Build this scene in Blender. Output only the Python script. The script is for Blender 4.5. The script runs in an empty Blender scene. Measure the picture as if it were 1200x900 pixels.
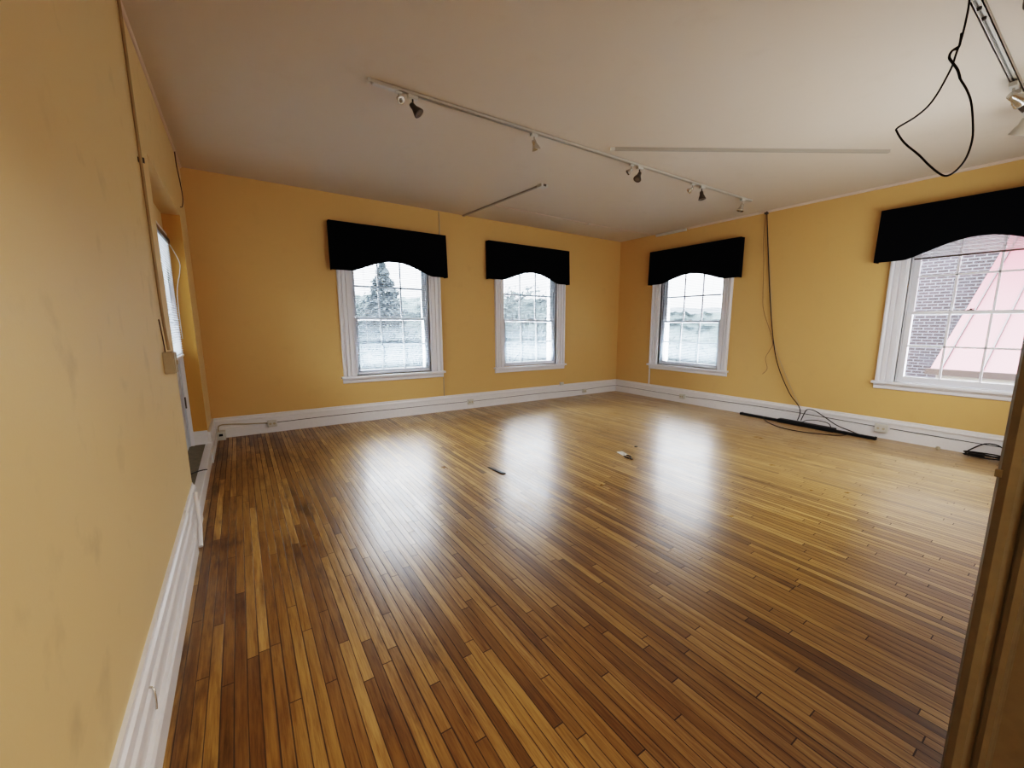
import bpy, bmesh, math, random
from mathutils import Vector, Matrix, noise
random.seed(7)
SC = bpy.context.scene
COL = SC.collection
H = 3.0; D = 6.156; W = 6.69; WX = -0.025      # ceiling height, back wall, right wall, left wall
PI = math.pi

# ---------------------------------------------------------------- materials
def mat(name):
    m = bpy.data.materials.new(name); m.use_nodes = True
    nt = m.node_tree; b = nt.nodes['Principled BSDF']
    return m, nt, b
def N(nt, t, **k):
    n = nt.nodes.new(t)
    for a, v in k.items(): setattr(n, a, v)
    return n
def plain(name, c, rough=.5, metal=0., bump=0., bscale=60., var=0., spec=None):
    m, nt, b = mat(name); L = nt.links
    b.inputs['Roughness'].default_value = rough; b.inputs['Metallic'].default_value = metal
    if spec is not None: b.inputs['Specular IOR Level'].default_value = spec
    tc = N(nt, 'ShaderNodeTexCoord'); nz = N(nt, 'ShaderNodeTexNoise')
    nz.inputs['Scale'].default_value = bscale; nz.inputs['Detail'].default_value = 4
    L.new(tc.outputs['Object'], nz.inputs['Vector'])
    mx = N(nt, 'ShaderNodeMix', data_type='RGBA')
    mx.inputs['A'].default_value = (*[x*(1-var) for x in c], 1); mx.inputs['B'].default_value = (*[min(1, x*(1+var)) for x in c], 1)
    L.new(nz.outputs['Fac'], mx.inputs['Factor']); L.new(mx.outputs['Result'], b.inputs['Base Color'])
    if bump:
        bp = N(nt, 'ShaderNodeBump'); bp.inputs['Strength'].default_value = bump; bp.inputs['Distance'].default_value = .002
        L.new(nz.outputs['Fac'], bp.inputs['Height']); L.new(bp.outputs['Normal'], b.inputs['Normal'])
    return m
def wall_paint(name, c, stain, samt, scale=1.6):
    m, nt, b = mat(name); L = nt.links
    tc = N(nt, 'ShaderNodeTexCoord')
    n1 = N(nt, 'ShaderNodeTexNoise'); n1.inputs['Scale'].default_value = scale; n1.inputs['Detail'].default_value = 5; n1.inputs['Roughness'].default_value = .62
    n2 = N(nt, 'ShaderNodeTexNoise'); n2.inputs['Scale'].default_value = 5.5; n2.inputs['Detail'].default_value = 4
    n3 = N(nt, 'ShaderNodeTexNoise'); n3.inputs['Scale'].default_value = 140; n3.inputs['Detail'].default_value = 3
    for n in (n1, n2, n3): L.new(tc.outputs['Object'], n.inputs['Vector'])
    r1 = N(nt, 'ShaderNodeMapRange'); r1.inputs['From Min'].default_value = .35; r1.inputs['From Max'].default_value = .75
    L.new(n1.outputs['Fac'], r1.inputs['Value'])
    r2 = N(nt, 'ShaderNodeMapRange'); r2.inputs['From Min'].default_value = .58; r2.inputs['From Max'].default_value = .8
    L.new(n2.outputs['Fac'], r2.inputs['Value'])
    mu = N(nt, 'ShaderNodeMath', operation='MULTIPLY'); L.new(r1.outputs['Result'], mu.inputs[0]); L.new(r2.outputs['Result'], mu.inputs[1])
    m3 = N(nt, 'ShaderNodeMath', operation='MULTIPLY'); L.new(mu.outputs[0], m3.inputs[0]); m3.inputs[1].default_value = samt
    mx = N(nt, 'ShaderNodeMix', data_type='RGBA'); mx.inputs['A'].default_value = (*c, 1); mx.inputs['B'].default_value = (*stain, 1)
    L.new(m3.outputs[0], mx.inputs['Factor']); L.new(mx.outputs['Result'], b.inputs['Base Color'])
    bp = N(nt, 'ShaderNodeBump'); bp.inputs['Strength'].default_value = .12; bp.inputs['Distance'].default_value = .003
    L.new(n3.outputs['Fac'], bp.inputs['Height']); L.new(bp.outputs['Normal'], b.inputs['Normal'])
    b.inputs['Roughness'].default_value = .55; b.inputs['Specular IOR Level'].default_value = .3
    return m

def wood_floor():
    m, nt, b = mat('oak_strip_floor'); L = nt.links
    def M(op, a, c=None, d=None):
        n = N(nt, 'ShaderNodeMath', operation=op)
        for i, v in enumerate((a, c, d)):
            if v is None: continue
            if isinstance(v, (int, float)): n.inputs[i].default_value = v
            else: L.new(v, n.inputs[i])
        return n.outputs[0]
    def comb(x, y=0., z=0.):
        n = N(nt, 'ShaderNodeCombineXYZ')
        for i, v in enumerate((x, y, z)):
            if isinstance(v, (int, float)): n.inputs[i].default_value = v
            else: L.new(v, n.inputs[i])
        return n.outputs[0]
    def wn(vec):
        n = N(nt, 'ShaderNodeTexWhiteNoise', noise_dimensions='3D'); L.new(vec, n.inputs['Vector']); return n
    def nz(vec, s, det=4, rough=.55, dist=0.):
        n = N(nt, 'ShaderNodeTexNoise'); n.inputs['Scale'].default_value = s; n.inputs['Detail'].default_value = det
        n.inputs['Roughness'].default_value = rough; n.inputs['Distortion'].default_value = dist
        L.new(vec, n.inputs['Vector']); return n
    def rng(v, a, c, lo=0., hi=1.):
        n = N(nt, 'ShaderNodeMapRange'); L.new(v, n.inputs['Value'])
        for k, q in zip(('From Min', 'From Max', 'To Min', 'To Max'), (a, c, lo, hi)): n.inputs[k].default_value = q
        return n.outputs['Result']
    tc = N(nt, 'ShaderNodeTexCoord'); sp = N(nt, 'ShaderNodeSeparateXYZ'); L.new(tc.outputs['Object'], sp.inputs[0])
    X, Y = sp.outputs['X'], sp.outputs['Y']
    wob = nz(comb(X, Y), .8, 2); X2 = M('ADD', X, M('MULTIPLY', wob.outputs['Fac'], .008))
    u = M('DIVIDE', X2, .040); row = M('FLOOR', u); fu = M('FRACT', u)
    rw = wn(comb(row, 3.3)).outputs['Value']; rw2 = wn(comb(row, 9.1)).outputs['Value']
    plen = M('ADD', .7, M('MULTIPLY', rw2, 1.0))
    v = M('ADD', M('DIVIDE', Y, plen), M('MULTIPLY', rw, 17.))
    pi_ = M('FLOOR', v); fv = M('FRACT', v)
    pid = comb(row, pi_, 1.7); w = wn(pid); c1 = w.outputs['Value']
    sc = N(nt, 'ShaderNodeSeparateColor'); L.new(w.outputs['Color'], sc.inputs[0])
    # base plank colours
    rp = N(nt, 'ShaderNodeValToRGB'); L.new(c1, rp.inputs[0]); e = rp.color_ramp.elements
    e[0].position = 0; e[0].color = (.165, .084, .022, 1); e[1].position = 1; e[1].color = (.50, .315, .115, 1)
    for p, c in ((.2, (.245, .130, .034)), (.5, (.325, .185, .052)), (.85, (.43, .262, .085))):
        q = e.new(p); q.color = (*c, 1)
    # grain: stretched along the boards, different on each board
    gv = comb(M('ADD', X, M('MULTIPLY', sc.outputs[0], 31.)), M('MULTIPLY', Y, .045), M('MULTIPLY', sc.outputs[1], 20.))
    g1 = nz(gv, 70, 6, .65, .15); g2 = nz(gv, 210, 3, .6)
    wv = comb(M('ADD', X, M('MULTIPLY', sc.outputs[1], 5.)), M('MULTIPLY', Y, .07), sc.outputs[2])
    wa = N(nt, 'ShaderNodeTexWave', wave_type='RINGS'); L.new(wv, wa.inputs['Vector'])
    wa.inputs['Scale'].default_value = 22; wa.inputs['Distortion'].default_value = 2.5; wa.inputs['Detail'].default_value = 3; wa.inputs['Detail Scale'].default_value = 1.4
    cath = M('MULTIPLY', rng(wa.outputs['Fac'], .3, 1.), rng(sc.outputs[2], .55, .8))
    gr = M('ADD', M('ADD', M('MULTIPLY', rng(g1.outputs['Fac'], .40, .66), .55), M('MULTIPLY', rng(g2.outputs['Fac'], .45, .7), .3)), M('MULTIPLY', cath, .25))
    mx = N(nt, 'ShaderNodeMix', data_type='RGBA', blend_type='MULTIPLY'); L.new(M('MULTIPLY', gr, 1.12), mx.inputs['Factor'])
    L.new(rp.outputs[0], mx.inputs['A']); mx.inputs['B'].default_value = (.36, .26, .15, 1)
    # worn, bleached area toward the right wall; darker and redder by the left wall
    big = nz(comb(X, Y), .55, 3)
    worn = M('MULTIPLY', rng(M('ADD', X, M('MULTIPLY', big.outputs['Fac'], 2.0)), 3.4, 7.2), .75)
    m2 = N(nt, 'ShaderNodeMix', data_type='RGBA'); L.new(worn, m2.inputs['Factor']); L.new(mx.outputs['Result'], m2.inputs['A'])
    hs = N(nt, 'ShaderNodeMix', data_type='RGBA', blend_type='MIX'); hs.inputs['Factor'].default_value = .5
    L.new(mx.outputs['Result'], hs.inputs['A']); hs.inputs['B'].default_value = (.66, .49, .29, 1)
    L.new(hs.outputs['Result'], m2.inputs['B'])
    # grime in patches
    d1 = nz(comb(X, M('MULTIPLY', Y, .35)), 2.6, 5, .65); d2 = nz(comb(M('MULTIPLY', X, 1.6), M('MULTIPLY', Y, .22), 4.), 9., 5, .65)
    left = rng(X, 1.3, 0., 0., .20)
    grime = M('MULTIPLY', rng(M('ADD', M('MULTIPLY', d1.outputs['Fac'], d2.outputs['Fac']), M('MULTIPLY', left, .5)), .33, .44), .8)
    m3 = N(nt, 'ShaderNodeMix', data_type='RGBA', blend_type='MULTIPLY'); L.new(grime, m3.inputs['Factor'])
    L.new(m2.outputs['Result'], m3.inputs['A']); m3.inputs['B'].default_value = (.20, .155, .12, 1)
    # knots / burn marks
    vo = N(nt, 'ShaderNodeTexVoronoi'); vo.inputs['Scale'].default_value = 2.1; L.new(comb(M('ADD', M('MULTIPLY', X, 2.2), M('MULTIPLY', d2.outputs['Fac'], .25)), M('MULTIPLY', Y, .8)), vo.inputs['Vector'])
    knot = M('MULTIPLY', rng(vo.outputs['Distance'], .085, .0), .7)
    m4 = N(nt, 'ShaderNodeMix', data_type='RGBA'); L.new(knot, m4.inputs['Factor']); L.new(m3.outputs['Result'], m4.inputs['A']); m4.inputs['B'].default_value = (.035, .02, .012, 1)
    # seams
    gapw = rng(nz(comb(row, M('MULTIPLY', Y, .7)), 1.3, 3).outputs['Fac'], .35, .7, .025, .075)
    s1 = M('LESS_THAN', M('MINIMUM', fu, M('SUBTRACT', 1., fu)), gapw)
    ev = M('MULTIPLY', M('MINIMUM', fv, M('SUBTRACT', 1., fv)), plen)
    s2 = M('LESS_THAN', ev, .0022)
    seam = M('MAXIMUM', s1, s2)
    m5 = N(nt, 'ShaderNodeMix', data_type='RGBA'); L.new(M('MULTIPLY', seam, .9), m5.inputs['Factor']); L.new(m4.outputs['Result'], m5.inputs['A']); m5.inputs['B'].default_value = (.028, .014, .007, 1)
    L.new(m5.outputs['Result'], b.inputs['Base Color'])
    rn = nz(comb(X, Y), 2.3, 5, .6)
    ro = M('ADD', M('ADD', rng(rn.outputs['Fac'], .3, .7, .26, .38), M('MULTIPLY', seam, .35)), M('MULTIPLY', sc.outputs[2], .05))
    L.new(ro, b.inputs['Roughness'])
    b.inputs['Specular IOR Level'].default_value = .5
    b.inputs['Coat Weight'].default_value = .22; b.inputs['Coat Roughness'].default_value = .2
    # each board cupped and at its own height
    cup = M('MULTIPLY', M('POWER', M('ABSOLUTE', M('SUBTRACT', fu, .5)), 2.), -1.1)
    hgt = M('ADD', M('ADD', M('MULTIPLY', cup, .8), M('MULTIPLY', c1, .25)), M('ADD', M('MULTIPLY', seam, -.9), M('MULTIPLY', g1.outputs['Fac'], .12)))
    und = nz(comb(X, M('MULTIPLY', Y, .5)), 5., 2)
    hgt = M('ADD', hgt, M('MULTIPLY', und.outputs['Fac'], .9))
    bp = N(nt, 'ShaderNodeBump'); bp.inputs['Strength'].default_value = .42; bp.inputs['Distance'].default_value = .0022
    L.new(hgt, bp.inputs['Height']); L.new(bp.outputs['Normal'], b.inputs['Normal'])
    return m

def brick():
    m, nt, b = mat('weathered_brick'); L = nt.links
    tc = N(nt, 'ShaderNodeTexCoord'); sp = N(nt, 'ShaderNodeSeparateXYZ'); L.new(tc.outputs['Object'], sp.inputs[0])
    cb = N(nt, 'ShaderNodeCombineXYZ'); L.new(sp.outputs['Y'], cb.inputs[0]); L.new(sp.outputs['Z'], cb.inputs[1])
    bt = N(nt, 'ShaderNodeTexBrick'); L.new(cb.outputs[0], bt.inputs['Vector'])
    bt.inputs['Color1'].default_value = (.012, .007, .009, 1); bt.inputs['Color2'].default_value = (.024, .015, .019, 1); bt.inputs['Mortar'].default_value = (.080, .078, .088, 1)
    bt.inputs['Scale'].default_value = 1; bt.inputs['Brick Width'].default_value = .235; bt.inputs['Row Height'].default_value = .085; bt.inputs['Mortar Size'].default_value = .014
    nz = N(nt, 'ShaderNodeTexNoise'); nz.inputs['Scale'].default_value = 1.3; L.new(tc.outputs['Object'], nz.inputs['Vector'])
    mx = N(nt, 'ShaderNodeMix', data_type='RGBA'); rq = N(nt, 'ShaderNodeMapRange'); rq.inputs['From Min'].default_value = .52; rq.inputs['From Max'].default_value = .8; L.new(nz.outputs['Fac'], rq.inputs['Value']); L.new(rq.outputs[0], mx.inputs['Factor']); L.new(bt.outputs['Color'], mx.inputs['A']); mx.inputs['B'].default_value = (.040, .036, .045, 1)
    L.new(mx.outputs['Result'], b.inputs['Base Color']); b.inputs['Roughness'].default_value = .9
    return m

def glass():
    m = bpy.data.materials.new('window_glass'); m.use_nodes = True; nt = m.node_tree; nt.nodes.clear()
    o = N(nt, 'ShaderNodeOutputMaterial'); t = N(nt, 'ShaderNodeBsdfTransparent'); g = N(nt, 'ShaderNodeBsdfGlossy'); g.inputs['Roughness'].default_value = .03
    t.inputs[0].default_value = (.97, .985, 1, 1)
    lw = N(nt, 'ShaderNodeFresnel'); lw.inputs[0].default_value = 1.35; mx = N(nt, 'ShaderNodeMixShader')
    nt.links.new(lw.outputs[0], mx.inputs[0]); nt.links.new(t.outputs[0], mx.inputs[1]); nt.links.new(g.outputs[0], mx.inputs[2]); nt.links.new(mx.outputs[0], o.inputs[0])
    return m
def slat_mat(name='blind_vinyl', d_=(.40, .45, .50, 1), t_=(.34, .41, .48, 1)):
    m = bpy.data.materials.new(name); m.use_nodes = True; nt = m.node_tree; nt.nodes.clear()
    o = N(nt, 'ShaderNodeOutputMaterial'); d = N(nt, 'ShaderNodeBsdfDiffuse'); t = N(nt, 'ShaderNodeBsdfTranslucent')
    d.inputs[0].default_value = d_; t.inputs[0].default_value = t_
    mx = N(nt, 'ShaderNodeMixShader'); mx.inputs[0].default_value = .35
    nt.links.new(d.outputs[0], mx.inputs[1]); nt.links.new(t.outputs[0], mx.inputs[2]); nt.links.new(mx.outputs[0], o.inputs[0])
    return m

M_WALL = wall_paint('yellow_wall_paint', (.62, .405, .165), (.43, .28, .12), .35)
M_WALL_L = wall_paint('yellow_wall_paint_scuffed', (.68, .51, .27), (.36, .27, .15), .8, 1.1)
M_WALLD = wall_paint('shaded_wall_paint', (.50, .28, .07), (.40, .22, .06), .4)  # darker copy of the wall yellow, alcove shade put into the colour
M_CEIL = wall_paint('ceiling_paint', (.60, .53, .445), (.49, .42, .34), .5)
M_FLOOR = wood_floor()
M_TRIM = plain('white_gloss_trim', (.72, .70, .69), .32, bump=.15, bscale=35, var=.05)
M_TRIM2 = plain('window_paint', (.74, .74, .77), .35, bump=.1, bscale=40, var=.03)
M_CORN = plain('ceiling_trim_paint', (.62, .50, .42), .5, var=.05)
M_JAMB = plain('shaded_jamb_paint', (.115, .102, .070), .42, bump=.35, bscale=55, var=.22)  # cream-tan paint darkened, the jamb's shade is in the colour
M_BLACK = plain('black_valance_fabric', (.0022, .0026, .004), .95, bump=.5, bscale=400, var=.3, spec=.1)
M_BLKPL = plain('black_plastic', (.006, .006, .007), .5, spec=.25)
M_WIRE = plain('black_cable_rubber', (.014, .011, .010), .5, spec=.3)
M_BRWIRE = plain('brown_wire', (.10, .06, .035), .6)
M_DARKLINE = plain('dark_joint', (.05, .045, .04), .8)
M_GREYPL = plain('beige_plate', (.42, .36, .25), .5, var=.12, bscale=30)
M_WHPL = plain('shaded_white_plastic', (.54, .52, .46), .4)  # white toned down, shading of the boxes put into the colour
M_TRACK = plain('white_track_enamel', (.50, .46, .39), .35, var=.05)
M_RACE = plain('shaded_raceway_enamel', (.36, .325, .27), .5)  # white raceways darkened, shadow tone put into the colour
M_TRACKD = plain('track_slot', (.10, .085, .07), .5)
M_CHROME = plain('brushed_steel', (.62, .60, .56), .25, metal=.9)
M_DKMET = plain('dark_bronze', (.10, .085, .07), .35, metal=.6)
M_LENS = plain('lamp_lens', (.30, .27, .23), .15, metal=.4)
M_CONC = plain('grey_sill_stone', (.22, .20, .15), .8, bump=.4, bscale=25, var=.35)
M_SLAT = slat_mat(); M_SLATB = slat_mat('bright_vinyl', (.85, .88, .92, 1), (.85, .9, .95, 1)); M_GLASS = glass()
M_BRICK = brick()
M_ROOF = plain('red_metal_roof', (0.0822, 0.0073, 0.0134), .55, var=.10, bscale=2.)
M_ROOFD = plain('red_roof_seam', (0.0132, 0.0065, 0.0082), .55)
M_FASCIA = plain('white_fascia', (0.1440, 0.1440, 0.1500), .6)
M_GRASS = plain('pale_ground', (.045, .058, .060), .95, var=.5, bscale=.9)
M_HILL = plain('hazy_hills', (0.0316, 0.0418, 0.0506), 1., var=.12, bscale=.03)  # haze is mixed into the hill, leaf and woodland colours, no volume
M_LEAF = plain('hazy_leaf', (0.0319, 0.0438, 0.0454), .9, var=.3, bscale=3.)
M_LEAF2 = plain('hazy_conifer', (0.0179, 0.0260, 0.0307), .9, var=.3, bscale=3.)
M_BARK = plain('pale_bark', (0.0320, 0.0336, 0.0360), .9)
M_HALL = plain('hall_paint', (.62, .50, .33), .7)

# ---------------------------------------------------------------- mesh builder
class MB:
    def __init__(s): s.v = []; s.f = []; s.m = []; s.mi = 0; s.sm = set()
    def add(s, vs, fs, smooth=False):
        o = len(s.v); s.v += [tuple(v) for v in vs]
        for f in fs:
            if smooth: s.sm.add(len(s.f))
            s.f.append([i+o for i in f]); s.m.append(s.mi)
        return s
    def box(s, a, b):
        x0, y0, z0 = [min(p, q) for p, q in zip(a, b)]; x1, y1, z1 = [max(p, q) for p, q in zip(a, b)]
        return s.add([(x0,y0,z0),(x1,y0,z0),(x1,y1,z0),(x0,y1,z0),(x0,y0,z1),(x1,y0,z1),(x1,y1,z1),(x0,y1,z1)],
                     [(0,3,2,1),(4,5,6,7),(0,1,5,4),(1,2,6,5),(2,3,7,6),(3,0,4,7)])
    def obox(s, c, rx, ry, rz, hx, hy, hz):          # oriented box: centre, axes, half sizes
        c = Vector(c); vs = []
        for k in (-1, 1):
            for (i, j) in ((-1,-1),(1,-1),(1,1),(-1,1)): vs.append(c + rx*hx*i + ry*hy*j + rz*hz*k)
        return s.add(vs, [(0,3,2,1),(4,5,6,7),(0,1,5,4),(1,2,6,5),(2,3,7,6),(3,0,4,7)])
    def bbox(s, a, b, bv=.004):                       # box with chamfered edges
        bm = bmesh.new(); bmesh.ops.create_cube(bm, size=1)
        for v in bm.verts:
            v.co = Vector([(p+q)/2 + co*abs(q-p) for p, q, co in zip(a, b, v.co)])
        bmesh.ops.bevel(bm, geom=bm.edges[:], offset=bv, segments=2, affect='EDGES', profile=.6)
        bm.verts.index_update(); s.add([v.co.copy() for v in bm.verts], [[v.index for v in f.verts] for f in bm.faces]); bm.free(); return s
    def tube(s, pts, r, n=8, smooth_path=True, sub=5, caps=True):
        P = [Vector(p) for p in pts]
        if smooth_path and len(P) > 2:
            Q = []
            for i in range(len(P)-1):
                p0 = P[max(i-1, 0)]; p1 = P[i]; p2 = P[i+1]; p3 = P[min(i+2, len(P)-1)]
                for k in range(sub):
                    t = k/sub
                    Q.append(.5*((2*p1)+(p2-p0)*t+(2*p0-5*p1+4*p2-p3)*t*t+(3*p1-p0-3*p2+p3)*t**3))
            Q.append(P[-1]); P = Q
        rr = r if isinstance(r, (list, tuple)) else [r]*len(P)
        if len(rr) != len(P): rr = [rr[min(len(rr)-1, int(i*len(rr)/len(P)))] for i in range(len(P))]
        T = (P[1]-P[0]).normalized(); up = Vector((0,0,1)) if abs(T.z) < .9 else Vector((1,0,0)); A = T.cross(up).normalized()
        vs = []
        for i, p in enumerate(P):
            t = (P[min(i+1, len(P)-1)]-P[max(i-1, 0)])
            if t.length < 1e-9: t = T
            t.normalize(); A = (A - t*A.dot(t))
            A = A.normalized() if A.length > 1e-6 else t.orthogonal().normalized()
            B = t.cross(A)
            for k in range(n):
                a = 2*PI*k/n; vs.append(p+(A*math.cos(a)+B*math.sin(a))*rr[i])
        fs = []
        for i in range(len(P)-1):
            for k in range(n):
                fs.append((i*n+k, i*n+(k+1) % n, (i+1)*n+(k+1) % n, (i+1)*n+k))
        s.add(vs, fs, True)
        if caps: s.add(vs[:n], [list(range(n))[::-1]]); s.add(vs[-n:], [list(range(n))])
        return s
    def lathe(s, base, axis, prof, n=16):             # prof: (distance along axis, radius)
        base = Vector(base); ax = Vector(axis).normalized(); A = ax.orthogonal().normalized(); B = ax.cross(A); vs = []
        for d, r in prof:
            for k in range(n):
                a = 2*PI*k/n; vs.append(base+ax*d+(A*math.cos(a)+B*math.sin(a))*r)
        fs = [(i*n+k, i*n+(k+1) % n, (i+1)*n+(k+1) % n, (i+1)*n+k) for i in range(len(prof)-1) for k in range(n)]
        s.add(vs, fs, True); s.add(vs[:n], [list(range(n))[::-1]]); s.add(vs[-n:], [list(range(n))]); return s
    def frame(s, u0, u1, z0, z1, prof, bottom=True):
        """mitred moulding round a rectangle. prof: (outward offset w, y)"""
        vs = []; n = len(prof)
        for w, y in prof:
            vs += [(u0-w, y, z0-(w if bottom else 0)), (u0-w, y, z1+w), (u1+w, y, z1+w), (u1+w, y, z0-(w if bottom else 0))]
        fs = []
        for i in range(n-1):
            for k in range(3 if not bottom else 4):
                j = (k+1) % 4; fs.append((i*4+k, i*4+j, (i+1)*4+j, (i+1)*4+k))
        return s.add(vs, fs)
    def extrude(s, prof, axis, a, b):                 # closed profile; axis 0: (y,z) along x, 1: (x,z) along y, 2: (x,y) along z
        def P(p, t): return {0: (t, p[0], p[1]), 1: (p[0], t, p[1]), 2: (p[0], p[1], t)}[axis]
        n = len(prof); vs = [P(p, a) for p in prof]+[P(p, b) for p in prof]
        return s.add(vs, [(i, (i+1) % n, n+(i+1) % n, n+i) for i in range(n)]+[list(range(n))[::-1], list(range(n, 2*n))])
    def build(s, name, mats, parent=None, recalc=True):
        me = bpy.data.meshes.new(name); me.from_pydata(s.v, [], s.f)
        for m in (mats if isinstance(mats, (list, tuple)) else [mats]): me.materials.append(m)
        for p, mi in zip(me.polygons, s.m): p.material_index = mi; 
        for i in s.sm: me.polygons[i].use_smooth = True
        if recalc:
            bm = bmesh.new(); bm.from_mesh(me); bmesh.ops.recalc_face_normals(bm, faces=bm.faces); bm.to_mesh(me); bm.free()
        me.update(); o = bpy.data.objects.new(name, me); COL.objects.link(o)
        if parent: o.parent = parent
        return o
def empty(name, loc=(0,0,0), rz=0.):
    o = bpy.data.objects.new(name, None); COL.objects.link(o); o.location = loc; o.rotation_euler = (0, 0, rz); o.empty_display_size = .1; return o
def tag(o, label=None, cat=None, group=None, kind=None):
    if label: o['label'] = label
    if cat: o['category'] = cat
    if group: o['group'] = group
    if kind: o['kind'] = kind
    return o
def struct(o, label=None, cat=None): return tag(o, label, cat, kind='structure')

# ---------------------------------------------------------------- room shell
T = .24
# window openings: (centre along wall, half width, z0, z1)
W1 = (2.145, .545); W2 = (4.53, .57); W3 = (4.49, .62); W4 = (1.02, .56)
Z0, Z1 = .645, 2.36
def slab(axis, c0, c1, u0, u1, z0, z1, holes):
    """wall slab with rectangular holes, thickness from c0 to c1"""
    mb = MB(); us = sorted({u0, u1}|{h[0] for h in holes}|{h[1] for h in holes}); zs = sorted({z0, z1}|{h[2] for h in holes}|{h[3] for h in holes})
    def pt(u, c, z): return (u, c, z) if axis == 0 else (c, u, z)
    def solid(i, j):
        if not (0 <= i < len(us)-1 and 0 <= j < len(zs)-1): return False
        a, b = (us[i]+us[i+1])/2, (zs[j]+zs[j+1])/2
        return not any(h[0] < a < h[1] and h[2] < b < h[3] for h in holes)
    for i in range(len(us)-1):
        for j in range(len(zs)-1):
            if not solid(i, j): continue
            a, b, c, d = us[i], us[i+1], zs[j], zs[j+1]
            for cc in (c0, c1): mb.add([pt(a,cc,c),pt(b,cc,c),pt(b,cc,d),pt(a,cc,d)], [(0,1,2,3)])
            if not solid(i-1, j): mb.add([pt(a,c0,c),pt(a,c1,c),pt(a,c1,d),pt(a,c0,d)], [(0,1,2,3)])
            if not solid(i+1, j): mb.add([pt(b,c0,c),pt(b,c1,c),pt(b,c1,d),pt(b,c0,d)], [(0,1,2,3)])
            if not solid(i, j-1): mb.add([pt(a,c0,c),pt(a,c1,c),pt(b,c1,c),pt(b,c0,c)], [(0,1,2,3)])
            if not solid(i, j+1): mb.add([pt(a,c0,d),pt(a,c1,d),pt(b,c1,d),pt(b,c0,d)], [(0,1,2,3)])
    bm = bmesh.new(); vs = [bm.verts.new(v) for v in mb.v]
    for f in mb.f: bm.faces.new([vs[i] for i in f])
    bmesh.ops.remove_doubles(bm, verts=bm.verts, dist=1e-5)
    bmesh.ops.recalc_face_normals(bm, faces=bm.faces)
    bm.verts.index_update()
    mb.v = [tuple(v.co) for v in bm.verts]; mb.f = [[v.index for v in f.verts] for f in bm.faces]; mb.m = [0]*len(mb.f); bm.free()
    return mb
RY0, RY1, RZ = 3.60, 5.40, 2.36      # alcove in the left wall
XD = -.165                            # door plane
fl = MB().box((WX-.02, -.1, -.08), (W+.02, D+.02, 0)).build('floor', M_FLOOR); struct(fl, 'worn narrow oak strip floor with glossy finish', 'floor')
ce = MB().box((WX-.5, -2.3, H), (W+T, D+T, H+.1)).build('ceiling', M_CEIL); struct(ce, 'off-white painted plaster ceiling', 'ceiling')
wb = slab(0, D, D+T, WX-.5, W+T, -.08, H, [(W1[0]-W1[1], W1[0]+W1[1], Z0, Z1), (W2[0]-W2[1], W2[0]+W2[1], Z0, Z1)]).build('wall_back', M_WALL)
struct(wb, 'yellow back wall with two windows', 'wall')
wr = slab(1, W, W+T, -.1, D, -.08, H, [(W3[0]-W3[1], W3[0]+W3[1], Z0, Z1), (W4[0]-W4[1], W4[0]+W4[1], Z0+.045, Z1+.03)]).build('wall_right', M_WALL)
struct(wr, 'yellow right wall with two windows', 'wall')
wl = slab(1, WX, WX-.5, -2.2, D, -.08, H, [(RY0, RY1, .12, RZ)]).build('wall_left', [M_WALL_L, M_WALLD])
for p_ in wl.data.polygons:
    if abs(p_.center.y-RY1) < .01 and p_.center.x < WX-.01: p_.material_index = 1  # far alcove side gets the copy with shade in its colour
# soften the long corner of the alcove
struct(wl, 'yellow left wall with scuffs and a shallow door alcove', 'wall')
# near wall: camera stands in its doorway
wn_ = slab(0, -.10, .055, WX, W, -.08, H, [(WX, 1.13, -.08, 2.2)]).build('wall_near', M_WALL); struct(wn_, 'yellow wall containing the doorway', 'wall')
hm = MB(); hm.box((WX-.1, -2.2, -.08), (3.0, -.1, 0)); o = hm.build('floor_hall', M_FLOOR); struct(o, 'unseen hall floor behind the doorway', 'floor')  # unseen hall box, put in so sky light doesn't flood the doorway
hm = MB(); hm.box((WX-.1, -2.3, 0), (3.0, -2.2, H)); o = hm.build('wall_hall', M_HALL); struct(o, 'unseen hall wall behind the doorway', 'wall')
hm = MB(); hm.box((3.0, -2.3, 0), (3.1, -.1, H)); o = hm.build('wall_hall_end', M_HALL); struct(o, 'end wall of the unseen hall behind the doorway', 'wall')

# door jamb moulding on the right of the picture (its -x face is what the camera sees)
jx = 1.10
prof = [(jx+.02, .0712), (jx+.006, .0735), (jx-.004, .0700), (jx-.008, .0620), (jx-.006, .0540), (jx+.000, .0490), (jx+.003, .0465), (jx-.001, .0440), (jx-.004, .0390),
        (jx-.003, .0330), (jx+.003, .0300), (jx+.006, .0280), (jx+.006, -.06), (jx-.012, -.064), (jx-.012, -.1), (jx+.029, -.1), (jx+.029, .0712)]
jo = MB().extrude(prof, 2, 0, 2.2).build('trim_1', M_JAMB); struct(jo, 'tan moulded door jamb at the right edge', 'door frame')
cat_plate = MB(); cat_plate.bbox((jx-.006, .068, 1.163), (jx-.000, .0748, 1.173), .001); cat_plate.build('strike_plate', M_JAMB, jo)

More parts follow.
